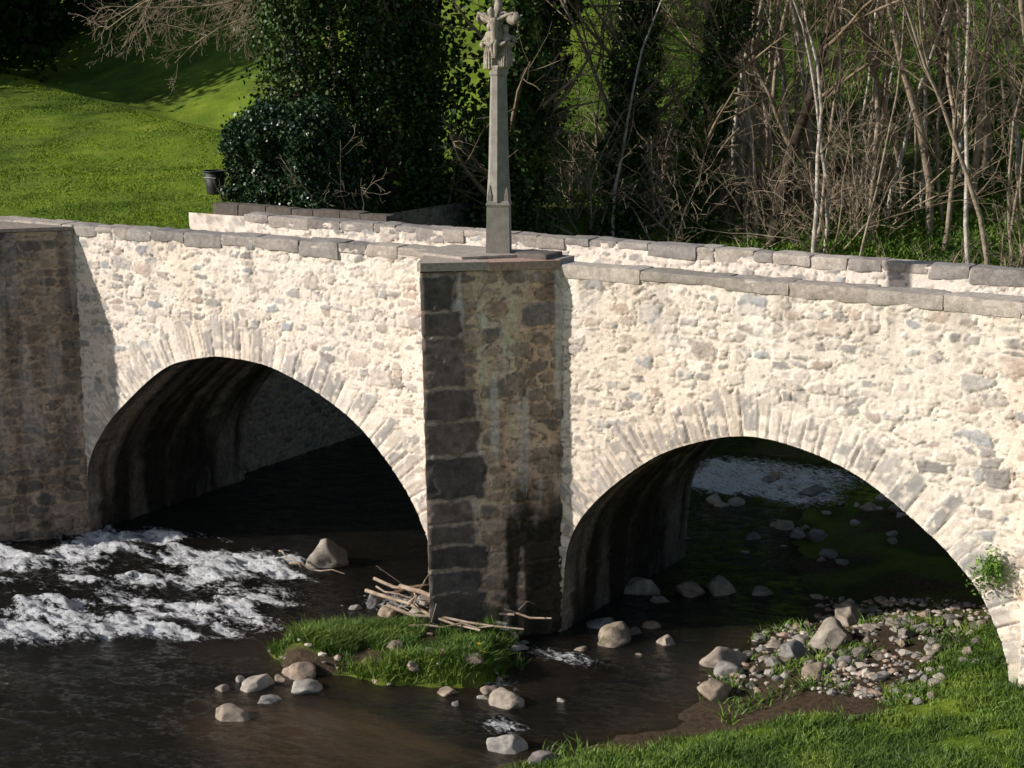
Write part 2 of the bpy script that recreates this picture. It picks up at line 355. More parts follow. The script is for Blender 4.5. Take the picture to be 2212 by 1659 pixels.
for A, sd in ((AL, 5), (AR, 8)):
    ins, D, S, NP = arch_info(X, Z, A)
    h, col = voussoir(X, Z, D, S, sd, h, col)
    snap = ins & (D < .020); X = np.where(snap, NP[..., 0], X); Z = np.where(snap, NP[..., 1], Z)
    keepv &= ~(ins & ~snap)
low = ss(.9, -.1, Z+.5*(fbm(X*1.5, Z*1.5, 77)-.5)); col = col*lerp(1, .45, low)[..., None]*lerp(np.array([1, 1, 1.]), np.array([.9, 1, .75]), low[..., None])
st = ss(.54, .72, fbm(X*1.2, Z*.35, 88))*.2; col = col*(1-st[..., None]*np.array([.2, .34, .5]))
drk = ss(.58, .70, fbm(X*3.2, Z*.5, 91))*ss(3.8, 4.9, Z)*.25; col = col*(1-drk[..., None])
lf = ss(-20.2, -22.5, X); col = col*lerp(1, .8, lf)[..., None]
k = keepv[:-1, :-1] & keepv[1:, :-1] & keepv[1:, 1:] & keepv[:-1, 1:]
bridge = empty('stone_bridge', (-13, 2, -.5))
top(bridge, 'old two-arch rubble stone bridge crossing a shallow river', 'bridge')
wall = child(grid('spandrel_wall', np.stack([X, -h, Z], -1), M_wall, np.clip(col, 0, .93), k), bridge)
xs2 = np.arange(-22.6, -3, .08); X, Z = np.meshgrid(xs2, np.arange(-.8, 4.97, .08), indexing='ij'); h, col = rubble(X, Z, 200); keepv = np.ones(X.shape, bool)
for A in (AL, AR):
    ins, D, S, NP = arch_info(X, Z, A); snap = ins & (D < .08); X = np.where(snap, NP[..., 0], X); Z = np.where(snap, NP[..., 1], Z); keepv &= ~(ins & ~snap)
k = keepv[:-1, :-1] & keepv[1:, :-1] & keepv[1:, 1:] & keepv[:-1, 1:]
child(grid('rear_spandrel_wall', np.stack([X, 4.3+h, Z], -1), M_wall, col, k, flip=True), bridge)
for A in (AL, AR):
    yy = np.linspace(-.005, 4.3, 130); seg = np.linalg.norm(np.diff(A, axis=0), axis=1); S = np.concatenate([[0], np.cumsum(seg)])
    Sg, Yg = np.meshgrid(S, yy, indexing='ij'); tn = np.gradient(A, axis=0); tn /= np.linalg.norm(tn, axis=1)[:, None]; nr = np.stack([tn[:, 1], -tn[:, 0]], -1)
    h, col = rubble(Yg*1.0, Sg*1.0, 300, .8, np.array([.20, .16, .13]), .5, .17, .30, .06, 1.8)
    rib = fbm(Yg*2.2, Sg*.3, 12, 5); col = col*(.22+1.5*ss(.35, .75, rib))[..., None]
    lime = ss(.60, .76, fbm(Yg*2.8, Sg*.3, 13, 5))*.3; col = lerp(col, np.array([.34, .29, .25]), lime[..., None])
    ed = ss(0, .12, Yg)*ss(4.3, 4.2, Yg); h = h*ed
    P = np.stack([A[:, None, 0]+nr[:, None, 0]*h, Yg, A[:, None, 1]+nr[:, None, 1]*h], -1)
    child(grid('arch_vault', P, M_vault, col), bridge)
xs = np.arange(-20.85, 1, .024); X, Z = np.meshgrid(xs, np.arange(4.2, 5.03, .024), indexing='ij')
h, col = rubble(X, Z, 400, .5)
child(grid('far_parapet', np.stack([X, 3.9-h*ss(-20.85, -20.75, X), Z], -1), M_wall, col), bridge)
U = np.concatenate([[0, .25, .5, .75], 1+np.arange(0, 3.0, .022)]); U, Z = np.meshgrid(U, np.arange(-.8, 4.98, .022), indexing='ij')
h, col = rubble(U, Z, 450, .6); pf = np.clip(U, 0, 1)
P = np.stack([-4.98+np.clip(U-1, 0, 9), .02-.19*pf-h*(U >= 1), Z], -1)
child(grid('end_pilaster', P, M_wall, col), bridge)
def boxm(A_, x0, x1, y0, y1, z0, z1, c=None):
    v = [(x, y, z) for x in (x0, x1) for y in (y0, y1) for z in (z0, z1)]
    f = [(0, 1, 3, 2), (4, 6, 7, 5), (0, 4, 5, 1), (2, 3, 7, 6), (0, 2, 6, 4), (1, 5, 7, 3)]
    A_.add(v, f, c)
mc_ = (.66, .58, .50)
A_ = Acc(); boxm(A_, -20.83, 1, 3.92, 4.28, 4.2, 5.025, mc_); boxm(A_, -30, 1.9, .03, .40, 4.2, 5.14, mc_); boxm(A_, -20.855, -20.831, 3.905, 4.3, 4.2, 4.98, mc_)
boxm(A_, -21.3, -13.95, -.015, .38, 5.145, 5.205, mc_); boxm(A_, -11.9, 1.4, -.015, .38, 5.145, 5.22, mc_)
child(A_.obj('parapet_core', M_wall, False), bridge)
def block(A_, x0, x1, y0, y1, z0, z1, c, rnd=.03, amp=.012, n=(9, 6, 5)):
    cx = np.array([(x0+x1)/2, (y0+y1)/2, (z0+z1)/2]); hs = np.array([x1-x0, y1-y0, z1-z0])/2
    sd = random.random()*100
    for ax in range(3):
        for sg in (-1, 1):
            a, b = [i for i in range(3) if i != ax]
            u = np.linspace(-1, 1, n[a]+1); v = np.linspace(-1, 1, n[b]+1); U, Vv = np.meshgrid(u, v, indexing='ij')
            P = np.zeros(U.shape+(3,)); P[..., ax] = sg; P[..., a] = U; P[..., b] = Vv
            Q = P*hs; inner = np.clip(Q, -(hs-rnd), hs-rnd); d = Q-inner; L = np.linalg.norm(d, axis=-1, keepdims=True)
            Q = inner+d/np.maximum(L, 1e-6)*np.minimum(L, rnd)
            W = Q+cx
            nn = fbm((W[..., 0]+W[..., 1]*.7)*4+sd, (W[..., 2]-W[..., 1]*.6)*6+sd, 3, 3)-.5
            Q = Q*(1+nn[..., None]*amp*6/np.maximum(hs, .08)*.5)
            W = Q+cx
            id = np.arange(U.size).reshape(U.shape); F = np.stack([id[:-1, :-1], id[1:, :-1], id[1:, 1:], id[:-1, 1:]], -1).reshape(-1, 4)
            if (sg > 0) == (ax == 1): F = F[:, ::-1]
            A_.add(W.reshape(-1, 3), F, c)
def greyc():
    g = random.choice([(.42, .37, .33), (.48, .42, .36), (.38, .34, .31), (.54, .46, .39), (.45, .40, .36), (.60, .52, .44)]); k = random.uniform(.85, 1.15)
    return tuple(v*k for v in g)
def coping(name, x0, x1, y0, y1, zt, lo=.45, hi=1.0, tmin=.2, tmax=.34, gap=.004, tj=.01):
    A_ = Acc(); x = x0
    while x < x1:
        L = random.uniform(lo, hi); e_ = min(x+L, x1)
        z = zt(x) if callable(zt) else zt
        block(A_, x+gap, e_-gap*random.uniform(.5, 3), y0-random.uniform(0, .015), y1+random.uniform(0, .02), z-random.uniform(tmin, tmax), z+random.uniform(-tj, tj), greyc(), .020, .018)
        x = e_
    return child(A_.obj(name, M_cope), bridge)
coping('near_coping', -21.35, -13.95, -.02, .42, lambda x: 5.22+.08*(x+21.35)/7.4, .3, 1.0, .10, .24, .003, .006)
coping('near_coping', -11.95, 1.5, -.02, .42, 5.235, .8, 2.0, .13, .21, .002, .004)
coping('near_coping', -30, -21.36, -.03, .42, 5.22)
coping('far_coping', -20.88, 1, 3.885, 4.30, 5.06, .30, .95, .08, .25, .004, .010)
A_ = Acc(); boxm(A_, -30, 1.9, .38, 3.93, 4.0, 4.33)
road = A_.obj('road', M_road, False); road['kind'] = 'structure'

def cutwater(name, pA, apT, apB, pC, ztop, seed, qw, mort, tone=1.0, qd=1.0, blk=1.0, su=.36, sv=.215, tint=(1.10, .94, .84)):
    zs = np.arange(-.8, ztop, .022); Ac = Acc()
    for which in (0, 1):
        L = math.hypot(apT[0]-pC[0], apT[1]) if which else math.hypot(apT[0]-pA[0], apT[1])
        us = np.linspace(0, 1, int(L/.022)+1); U, Z = np.meshgrid(us, zs, indexing='ij')
        tz = np.clip((Z-.2)/(ztop-.2), 0, 1); ax_ = lerp(apB[0], apT[0], tz); ay = lerp(apB[1], apT[1], tz)
        if which: Xb = lerp(ax_, pC[0], U); Yb = lerp(ay, pC[1], U); dq = U*L
        else: Xb = lerp(pA[0], ax_, U); Yb = lerp(pA[1], ay, U); dq = (1-U)*L
        dX = (pC[0]-apT[0] if which else apT[0]-pA[0]); dY = (pC[1]-apT[1] if which else apT[1]-pA[1]); nn_ = np.array([dY, -dX])/math.hypot(dX, dY)
        h, col = rubble(U*L+seed, Z, seed, .88, np.array(mort), su, sv, .62*tone, .07, 1.4, .25, .25)
        col = col*np.array(tint)
        stn = fbm((U*L)*6+seed, Z*.5, seed+1, 4); col = col*(.45+1.0*stn)[..., None]
        wh = ss(.54, .63, fbm(U*L*6, Z*.7, seed+13, 4))*ss(.6, 2.0, Z); col = lerp(col, np.array([.98, .90, .83]), (wh*.6*min(1, blk+.2))[..., None])
        bl = blk*ss(.50, .60, fbm(U*L*2.2+3, Z*.5+1, seed+9, 3)+.20*ss(2.0, .8, Z)*ss(.35, .6, U)-.08*ss(.5, .2, U)+.10*(fbm(U*L*14, Z*8, seed+20)-.5))*ss(2.6, 1.4, Z+1.0*(fbm(U*L*6, Z*2, seed+19)-.5)); col = lerp(col, np.array([.018, .018, .011]), (bl*.92)[..., None])
        if qw > 0:
            rng = np.random.RandomState(seed+4); B = np.cumsum(rng.uniform(.30, .74, 30))-.8; zq = Z+.06*(fbm(U*L*3, Z*2, seed+21)-.5); kz = np.clip(np.searchsorted(B, zq), 0, 28)
            wq = rng.uniform(qw*.75, qw*1.45, 30)[kz]; lo = np.concatenate([[-.8], B])[kz]; edz = np.minimum(zq-lo, B[kz]-zq)
            n = fbm(U*L*9, Z*9, seed+6); n5 = fbm(U*L*3, Z*3, seed+26)
            m = ss(.012, .030, edz+.07*(n-.5)+.03*(n5-.5))*ss(wq, wq-.04, dq+.18*(n-.5))
            jt = ss(wq+.02, wq-.04, dq)*(1-m); col = lerp(col, np.array(mort)*.6, (jt*.8)[..., None])
            qc = np.array([(.21, .165, .145), (.155, .13, .12), (.26, .20, .17), (.14, .115, .105)])[rng.randint(0, 4, 30)][kz]*qd*(.5+1.0*n)[..., None]
            col = lerp(col, qc, m[..., None]); h = lerp(h, .014+.030*(n-.5)+.02*(n5-.5), m)
        h = h*ss(0, .05, dq+.01)
        gm = ss(.52, .68, fbm(U*L*1.5, Z*1.5, seed+15))*ss(1.8, .2, Z); col = lerp(col, np.array([.05, .065, .02]), (gm*.5)[..., None])
        P = np.stack([Xb+nn_[0]*h, Yb+nn_[1]*h, Z], -1)
        nu, nv = P.shape[:2]; id = np.arange(nu*nv).reshape(nu, nv); q = np.stack([id[:-1, :-1], id[1:, :-1], id[1:, 1:], id[:-1, 1:]], -1).reshape(-1, 4)
        Ac.add(P.reshape(-1, 3), q, np.clip(col, 0, .93).reshape(-1, 3))
    return child(Ac.obj(name, M_pier), bridge)
cutwater('cutwater_pier', (-14.0, .02), (-13.31, -1.35), (-13.18, -1.38), (-11.76, .01), 5.17, 510, .62, (.88, .70, .56), 1.05)
cutwater('abutment_cutwater', (-25.5, .02), (-23.75, -2.65), (-23.75, -2.7), (-21.36, .01), 5.14, 520, 0, (.56, .45, .35), .72, 1, .12, .30, .16, (1.06, .96, .88))
def prism(A_, poly, z0, z1, c):
    n = len(poly); v = [(x, y, z0) for x, y in poly]+[(x, y, z1) for x, y in poly]
    ctr = np.mean(poly, axis=0)
    for i in range(n):
        j = (i+1) % n
        A_.add([v[i], v[j], v[n+j], v[n+i]], [(0, 1, 2, 3)], c)
        A_.add([(poly[i][0], poly[i][1], z1), (poly[j][0], poly[j][1], z1), (ctr[0], ctr[1], z1), (ctr[0], ctr[1], z1)], [(0, 1, 2, 3)], c)
A_ = Acc()
prism(A_, [(-14.02, -.02), (-13.35, -1.375), (-13.29, -1.375), (-12.55, -.77)], 5.18, 5.30, (.52, .44, .37))
prism(A_, [(-14.02, -.015), (-12.54, -.765), (-11.80, -.05), (-11.80, .0)], 5.17, 5.292, (.56, .38, .30))
prism(A_, [(-14.0, -.01), (-11.84, -.01), (-11.84, .46), (-14.0, .46)], 5.10, 5.297, (.52, .45, .38))
prism(A_, [(-13.9, -.6), (-13.0, -.75), (-12.45, -.1), (-12.2, .42), (-13.9, .40)], 5.297, 5.335, (.52, .45, .38))
block(A_, -12.50, -11.98, -.12, .36, 5.27, 5.37, (.20, .17, .15))
child(A_.obj('pier_cap', M_cope, False), bridge)
A_ = Acc(); prism(A_, [(-25.5, 0), (-23.75, -2.68), (-21.34, -.02), (-21.34, .45), (-25.5, .45)], 5.13, 5.19, (.42, .35, .29)); child(A_.obj('abutment_cap', M_cope, False), bridge)

# ------------------------------------------------------------ wayside cross
cx, cy, cz = -12.84, .0, 5.335
cross = empty('wayside_cross', (cx, cy, cz)); top(cross, 'carved grey stone wayside cross with figures standing on the bridge pier', 'stone cross')
def loft(A_, rings, n=8, rot=math.pi/8, c=None):
    t = np.linspace(0, 2*np.pi, n, endpoint=False)+rot; V = []
    for (x, y, z, rx, ry) in rings: V.append(np.stack([x+rx*np.cos(t), y+ry*np.sin(t), np.full(n, z)], -1))
    V = np.concatenate(V); m = len(rings); id = np.arange(m*n).reshape(m, n); nx = np.roll(id, -1, 1)
    F = np.stack([id[:-1], nx[:-1], nx[1:], id[1:]], -1).reshape(-1, 4); A_.add(V, F, c)
A_ = Acc(); q = .245; rt = math.pi/4+.45
loft(A_, [(cx, cy, cz-.01, q, q), (cx, cy, cz+.66, q*.93, q*.93), (cx, cy, cz+.70, q*1.0, q*1.0), (cx, cy, cz+.74, q*.92, q*.92), (cx, cy, cz+.78, .19, .19), (cx, cy, cz+.782, .0, .0)], 4, rt)
child(A_.obj('plinth', M_cross, False), cross)
for i in range(4):
    A_ = Acc(); a = rt+i*math.pi/2; px_, py_ = cx+.17*math.cos(a), cy+.17*math.sin(a)
    loft(A_, [(px_, py_, cz+.72, .045, .045), (px_, py_, cz+.84, .04, .04), (px_, py_, cz+.98, .004, .004)], 4, a)
    child(A_.obj('plinth_pinnacle', M_cross, False), cross)
A_ = Acc()
loft(A_, [(cx, cy, cz+.74, .175, .175), (cx, cy, cz+.86, .17, .17), (cx, cy, cz+1.2, .150, .150), (cx, cy, cz+2.52, .118, .118), (cx, cy, cz+2.55, .135, .135), (cx, cy, cz+2.60, .135, .135)], 8)
child(A_.obj('shaft', M_cross, False), cross)
A_ = Acc()
loft(A_, [(cx, cy, cz+2.58, .12, .12), (cx, cy, cz+2.61, .145, .135), (cx, cy, cz+2.65, .165, .145), (cx, cy, cz+2.67, .155, .135), (cx, cy, cz+2.68, .0, .0)], 8)
child(A_.obj('capital', M_statue, False), cross)
def lumpy(o, amp, fr):
    for v in o.data.vertices:
        p = v.co; v.co = p+mn.noise_vector(p*fr)*amp + mn.noise_vector(p*fr*2.7)*amp*.5
def figure(name, ox, oy, oz, face, hgt=.62):
    A_ = Acc(); s = hgt/.62; c_, s_ = math.cos(face), math.sin(face)
    def T_(x, y, z): return (ox+(x*c_-y*s_)*s, oy+(x*s_+y*c_)*s, oz+z*s)
    rings = [(0, 0, 0, .105, .10), (0, 0, .10, .11, .10), (0, .0, .25, .09, .085), (0, 0, .36, .075, .07), (0, 0, .45, .10, .075), (0, 0, .50, .08, .06), (0, 0, .525, .035, .035), (0, -.01, .545, .05, .055), (0, -.01, .60, .058, .06), (0, -.005, .65, .035, .04), (0, 0, .66, .001, .001)]
    R2 = []
    for i in range(len(rings)-1):
        for t in (0, .5): R2.append(tuple(lerp(np.array(rings[i]), np.array(rings[i+1]), t)))
    R2.append(rings[-1]); R3 = []
    for (x, y, z, rx, ry) in R2:
        p = T_(x, y, z); R3.append((*p, rx*s, ry*s))
    loft(A_, R3, 14)
    for sg in (-1, 1):
        tube(A_, [T_(sg*.10, 0, .47), T_(sg*.14, -.03, .38), T_(sg*.10, -.09, .33), T_(sg*.01, -.12, .38)], np.array([.04, .045, .04, .025])*s, 7)
    for i in range(7):
        a = -2.6+i*.35; tube(A_, [T_(.108*math.cos(a), .10*math.sin(a), .0), T_(.095*math.cos(a), .09*math.sin(a), .2), T_(.075*math.cos(a+.2), .07*math.sin(a+.2), .38)], np.array([.02, .016, .008])*s, 5)
    o = A_.obj(name, M_statue, True); lumpy(o, .014, 11); return child(o, cross)
figure('carved_figure', cx-.10, cy-.03, cz+2.62, -.5, .62)
figure('carved_figure', cx+.11, cy+.02, cz+2.66, .6, .55)
A_ = Acc()
tube(A_, [(cx, cy, cz+2.65), (cx+.005, cy, cz+3.0), (cx-.01, cy, cz+3.3), (cx, cy, cz+3.66)], [.07, .07, .075, .05], 8)
aa = np.linspace(-.32, .32, 13)
tube(A_, [(cx+t, cy-.15*t, cz+3.32+.035*math.sin(t*14)) for t in aa], [.075 if i % 3 else .05 for i in range(13)], 8)
for t in (-.33, .33): tube(A_, [(cx+t-.05, cy-.15*t, cz+3.32), (cx+t, cy-.15*t, cz+3.33), (cx+t+.05, cy-.15*t, cz+3.32)], [.04, .095, .03], 8)
tube(A_, [(cx, cy, cz+3.54), (cx, cy, cz+3.64), (cx, cy, cz+3.72)], [.05, .085, .03], 8)
o = A_.obj('cross_head', M_statue); lumpy(o, .03, 8); child(o, cross)
A_ = Acc(); fy = cy-.10; dz = -.02
tube(A_, [(cx, fy, cz+3.02+dz), (cx+.01, fy-.02, cz+3.10+dz), (cx, fy-.02, cz+3.2+dz), (cx, fy-.01, cz+3.3+dz), (cx, fy, cz+3.36+dz)], [.045, .06, .055, .075, .05], 10)
for sg in (-1, 1):
    tube(A_, [(cx+sg*.05, fy, cz+3.33+dz), (cx+sg*.17, fy+.01, cz+3.38+dz), (cx+sg*.30, fy+.02, cz+3.42+dz)], [.034, .026, .02], 7)
    tube(A_, [(cx+sg*.03, fy, cz+3.08+dz), (cx+sg*.035, fy-.05, cz+2.95+dz), (cx+sg*.01, fy-.01, cz+2.80+dz)], [.04, .032, .022], 7)
tube(A_, [(cx-.02, fy-.03, cz+3.36+dz), (cx-.025, fy-.05, cz+3.41+dz), (cx-.03, fy-.06, cz+3.46+dz), (cx-.03, fy-.055, cz+3.50+dz)], [.03, .052, .05, .015], 9)
o = A_.obj('crucified_figure', M_statue); lumpy(o, .006, 12); child(o, cross)

# ------------------------------------------------------------ vegetation
def grow(A_, rng, p, d, L, r, lvl, maxl, nb, upb=.15, crk=.18, tap=.25):
    segs = [9, 6, 4, 3][lvl]; pts = [p]; dd = d/np.linalg.norm(d); dirs = [dd]
    for i in range(segs):
        dd = dd+rng.normal(size=3)*crk+np.array([0, 0, upb]); dd /= np.linalg.norm(dd)
        p = p+dd*L/segs; pts.append(p); dirs.append(dd)
    rad = np.linspace(r, max(r*tap, .004), segs+1)
    tube(A_[min(lvl, 1)], pts, rad, [8, 5, 4, 3][lvl])
    if lvl < maxl:
        for j in range(nb[lvl]):
            t = rng.uniform(.2 if lvl == 0 else .15, 1.0); k = t*segs; i = min(int(k), segs-1); q = pts[i]+(pts[i+1]-pts[i])*(k-i)
            s = rng.normal(size=3); s -= dirs[i]*s.dot(dirs[i]); s /= np.linalg.norm(s); nd = dirs[i]*.75+s*rng.uniform(.5, 1.0)
            grow(A_, rng, q, nd, L*rng.uniform(.22, .42)*(1.15-.5*t)*(1 if lvl == 0 else 1.3), np.interp(t, [0, 1], [rad[0], rad[-1]])*.5, lvl+1, maxl, nb, upb*.8, crk*1.2, tap)
def make_tree(seed, Hh, r, mat, nb=(20, 6, 3), lean=.05, ivy=0, forks=1, crk=.07, upb=.05, tm=None):
    rng = np.random.RandomState(seed); A2 = [Acc(), Acc()]
    for f in range(forks):
        d = np.array([rng.normal()*lean, rng.normal()*lean, 1.0])
        grow(A2, rng, np.array([rng.normal()*.08*(forks > 1), rng.normal()*.08*(forks > 1), -.2]), d, Hh*rng.uniform(.8, 1), r, 0, 3, nb, upb, crk)
    parts = [A2[0].obj('trunk', mat), A2[1].obj('crown', tm or M_twig)]
    if ivy:
        A3 = Acc(); tv = np.concatenate(A2[0].v); tv = tv[np.argsort(tv[:, 2])]
        zz = rng.uniform(0, Hh*.85, ivy); cx_ = np.interp(zz, tv[:, 2], tv[:, 0]); cy_ = np.interp(zz, tv[:, 2], tv[:, 1])
        a = rng.uniform(0, 2*np.pi, ivy); rr = (r+.04+.8*fbm(a*1.4, zz*1.3, seed)**1.8+.08*rng.normal(size=ivy))
        leaves(A3, np.stack([cx_+rr*np.cos(a), cy_+rr*np.sin(a), zz], -1), .06, rng, .8)
        parts.append(A3.obj('ivy', M_ivy, False))
    return parts
def hide_template(parts):
    for p in parts: COL.objects.unlink(p)
def place(kind, parts, loc, rot, s, label, cat, group):
    r = empty(kind, loc); r.rotation_euler = (0, 0, rot); r.scale = (s, s, s); top(r, label, cat, group)
    for p in parts:
        c = p.copy(); c.parent = r; COL.objects.link(c)
    return r
def zat(x, y): return float(H(np.array([x]), np.array([y]))[0])
pale = [make_tree(40+i, 12, .04+.024*(i % 3), M_bark_pale if i % 3 == 1 else M_bark_brown, (11, 5, 3), .16, 0, 1, .08, .03) for i in range(7)]
darkt = [make_tree(60+i, 13, .17, M_bark_dark, (18, 6, 3), .08, 0, 1, .09, .04) for i in range(2)]
ivyt = [make_tree(80+i, 12, .20, M_bark_dark, (16, 6, 2), .05, 13000, 1, .05, .03) for i in range(2)]
shr = [make_tree(100+i, 4.2, .022, M_shrub, (6, 3, 2), .50, 0, 6, .16, -.01, M_shrub) for i in range(4)]
for t in pale+darkt+ivyt+shr: hide_template(t)
WL = 'slender bare tree on the wooded slope'
for i in range(92):
    y = random.uniform(14.2, 34) if i % 2 else random.uniform(14.2, 20); x = random.uniform(-20.5, -7.0)-(y-15)*.42
    if i % 3: x = random.uniform(-17, -7.5)-(y-15)*.42
    place('birch_tree', pale[i % 7], (x, y, zat(x, y)), random.uniform(0, 6), random.uniform(.7, 1.2), WL, 'tree', 'bare trees of the riverside wood')
for x, y, s in [(-15.0, 15.5, .9), (-13.5, 24, 1.1)]:
    place('dark_tree', darkt[random.randint(0, 1)], (x, y, zat(x, y)), random.uniform(0, 6), s, 'dark-barked bare tree with spreading crooked branches', 'tree', 'bare trees of the riverside wood')
for x, y, s in [(-25.2, 11.5, 1), (-23.6, 13, 1.1), (-22.3, 12.4, .9), (-20.9, 13.6, 1.1), (-18.7, 15.2, .9), (-25.6, 15, 1.2), (-23.5, 19, 1.3), (-17.0, 15.4, .8)]:
    place('ivy_clad_tree', ivyt[random.randint(0, 1)], (x, y, zat(x, y)), random.uniform(0, 6), s, 'tall bare tree with its trunk wrapped in dark ivy', 'tree', 'ivy-clad trees')
for x, y, z, s in [(-22.4, 9.3, 3.4, .8), (-22.0, 9.6, 4.2, 1.0), (-20.3, 12.4, 0, 1.1), (-19.5, 12.6, 0, .8), (-21.2, 11.2, 2.0, 1.1), (-19.8, 12.8, 0, 1.3)]:
    place('bare_shrub', shr[1], (x, y, zat(x, y)+z-(1.2 if y < 12 else 0)), random.uniform(0, 6), s, 'bare pale branches arching in front of the ivy', 'shrub', 'bare branches by the ivy')
for i in range(44):
    y = random.uniform(13.4, 18); x = random.uniform(-20.5, -8.5)-(y-15)*.42
    place('bare_shrub', shr[i % 4], (x, y, zat(x, y)), random.uniform(0, 6), random.uniform(.5, 1.1), 'tangled leafless shrub with tan arching stems', 'shrub', 'leafless shrubs on the far bank')
rng = np.random.RandomState(77)
dr_ = empty('drooping_tree', (-26.4, 14.4, zat(-26.4, 14.4))); top(dr_, 'bare tree with long twiggy limbs drooping over the meadow', 'tree')
A2 = [Acc(), Acc()]; z0 = zat(-26.4, 14.4); tube(A2[0], [(-26.4, 14.4, z0-.3), (-26.5, 14.3, z0+3), (-26.9, 14.3, z0+6.5), (-26.8, 14.5, z0+9)], [.2, .17, .13, .05], 8)
for i in range(12):
    A3 = [A2[1], A2[1]]
    grow(A3, rng, np.array([-26.8+rng.normal()*.1, 14.3, z0+rng.uniform(3.8, 6.0)]), np.array([-1, rng.uniform(-.4, .4), rng.uniform(-.05, .25)]), rng.uniform(4.0, 6.5), .04, 0, 3, (15, 6, 3), -.055, .13, .2)
child(A2[0].obj('trunk', M_bark_brown), dr_); child(A2[1].obj('crown', M_shrub), dr_)
rng = np.random.RandomState(5)
def ivy_bush(loc, rx, ry, hh, n, nl, name, label, sz=.05, mat=None):
    A_ = Acc(); A_t = Acc()
    for i in range(n):
        u = rng.uniform(0, 1); a = rng.uniform(0, 2*np.pi); rr = rng.uniform(.3, 1)**.5
        wv = (.75+.25*math.sin(u*9+a))*(1-.35*u*u)
        c = np.array([rx*rr*math.cos(a)*wv, ry*rr*math.sin(a)*wv, u*hh])
        pts = c+rng.normal(size=(nl, 3))*np.array([.30, .30, .34])*sz/.05; pts[:, 2] -= .3*np.abs(rng.normal(size=nl)); leaves(A_, pts+np.array(loc), sz, rng, .8)
        if i % 3 == 0: tube(A_t, np.array([[0, 0, 0], c*[.3, .3, .4], c*[.7, .7, .85], c])+np.array(loc), [.10, .07, .04, .015], 5)
    r = empty(name, loc); top(r, label, 'tree')
    child(A_t.obj('trunk', M_bark_dark), r); child(A_.obj('crown', mat or M_ivy, False), r)
TL = 'tall evergreen thicket smothered in glossy ivy behind the hedge'
ivy_bush((-24.2, 9.9, 4.6), 1.15, .9, 7.0, 70, 260, 'ivy_thicket', TL)
ivy_bush((-22.9, 11.4, 4.3), 1.4, 1.0, 7.5, 70, 240, 'ivy_thicket', TL)
ivy_bush((-20.8, 13.2, 3.4), 1.3, 1.0, 4.0, 36, 200, 'ivy_thicket', 'dark evergreen bush below the ivy-clad trees')
ivy_bush((-25.0, 16.0, 4.3), 2.0, 1.5, 9, 55, 160, 'ivy_thicket', 'broad dark evergreen tree among the ivy-clad trunks', .09)
for x, y in [(-54.5, 23), (-57, 19.0), (-57, 27.5), (-61, 32), (-66, 37), (-63, 24), (-72, 43), (-60, 36.5), (-69, 33)]:  # trees out of view on the left, added to shade the far slope
    ivy_bush((x, y, zat(x, y)), 4.0, 4.0, 17, 85, 110, 'shade_casting_tree', 'unseen evergreen tree added to shade the slope beyond the meadow crest', .20, M_ever)
hx0, hx1, hy0, hy1, hz0, hz1 = -25.0, -22.3, 8.2, 9.8, 4.4, 6.7
hed = empty('clipped_hedge', ((hx0+hx1)/2, (hy0+hy1)/2, hz0)); top(hed, 'rounded dense dark green clipped hedge at the edge of the meadow', 'hedge')
A_ = Acc(); block(A_, hx0+.3, hx1-.3, hy0+.3, hy1-.3, hz0-.3, hz1-.35, None, .5, .1, (14, 8, 10)); A_.c = []; child(A_.obj('dark_shade_core', M_dark), hed)  # solid near-black core; the shade inside the hedge is put into its colour
n = 34000; f = rng.randint(0, 5, n); P = np.stack([rng.uniform(hx0, hx1, n), rng.uniform(hy0, hy1, n), rng.uniform(hz0, hz1, n)], -1)
P[f == 0, 1] = hy0; P[f == 1, 1] = hy0; P[f == 2, 0] = hx0; P[f == 3, 2] = hz1; P[f == 4, 0] = hx1
ctr = np.array([(hx0+hx1)/2, (hy0+hy1)/2, hz0+.6]); hs = np.array([(hx1-hx0)/2, (hy1-hy0)/2, hz1-hz0-.6])
Q = (P-ctr)/hs; Q[:, 2] = np.maximum(Q[:, 2], 0); nrm = (np.abs(Q)**4).sum(1)**.25; sc2 = 1/np.maximum(nrm, .6); P = np.where((P[:, 2:] > ctr[2]), ctr+(P-ctr)*sc2[:, None], P)
P += rng.normal(size=P.shape)*.09; P[:, 1] -= .8*(fbm(P[:, 0]*1.5, P[:, 2]*1.5, 9)-.4); P[:, 0] -= .6*(fbm(P[:, 1]*2, P[:, 2]*1.7, 19)-.4)*(f == 2); P[:, 2] += .8*(fbm(P[:, 0]*1.6, P[:, 1]*2, 29)-.45)*(f == 3)
A_ = Acc(); leaves(A_, P, .042, rng, .8); child(A_.obj('foliage', M_hedge, False), hed)
A_ = Acc(); n = 480
cys = rng.uniform(12.8, 28, n); cxs = rng.uniform(-23, -6, n)-(cys-15)*.42; czs = H(cxs, cys)
C = np.repeat(np.stack([cxs, cys, czs], -1), 80, 0); C += rng.normal(size=C.shape)*np.array([.35, .35, .0]); C[:, 2] += np.abs(rng.normal(size=len(C)))*.40*np.repeat(rng.uniform(.3, 2.2, n), 80)
leaves(A_, C, .05, rng, .5); o = A_.obj('undergrowth', M_under, False); o['kind'] = 'stuff'
A_ = Acc()
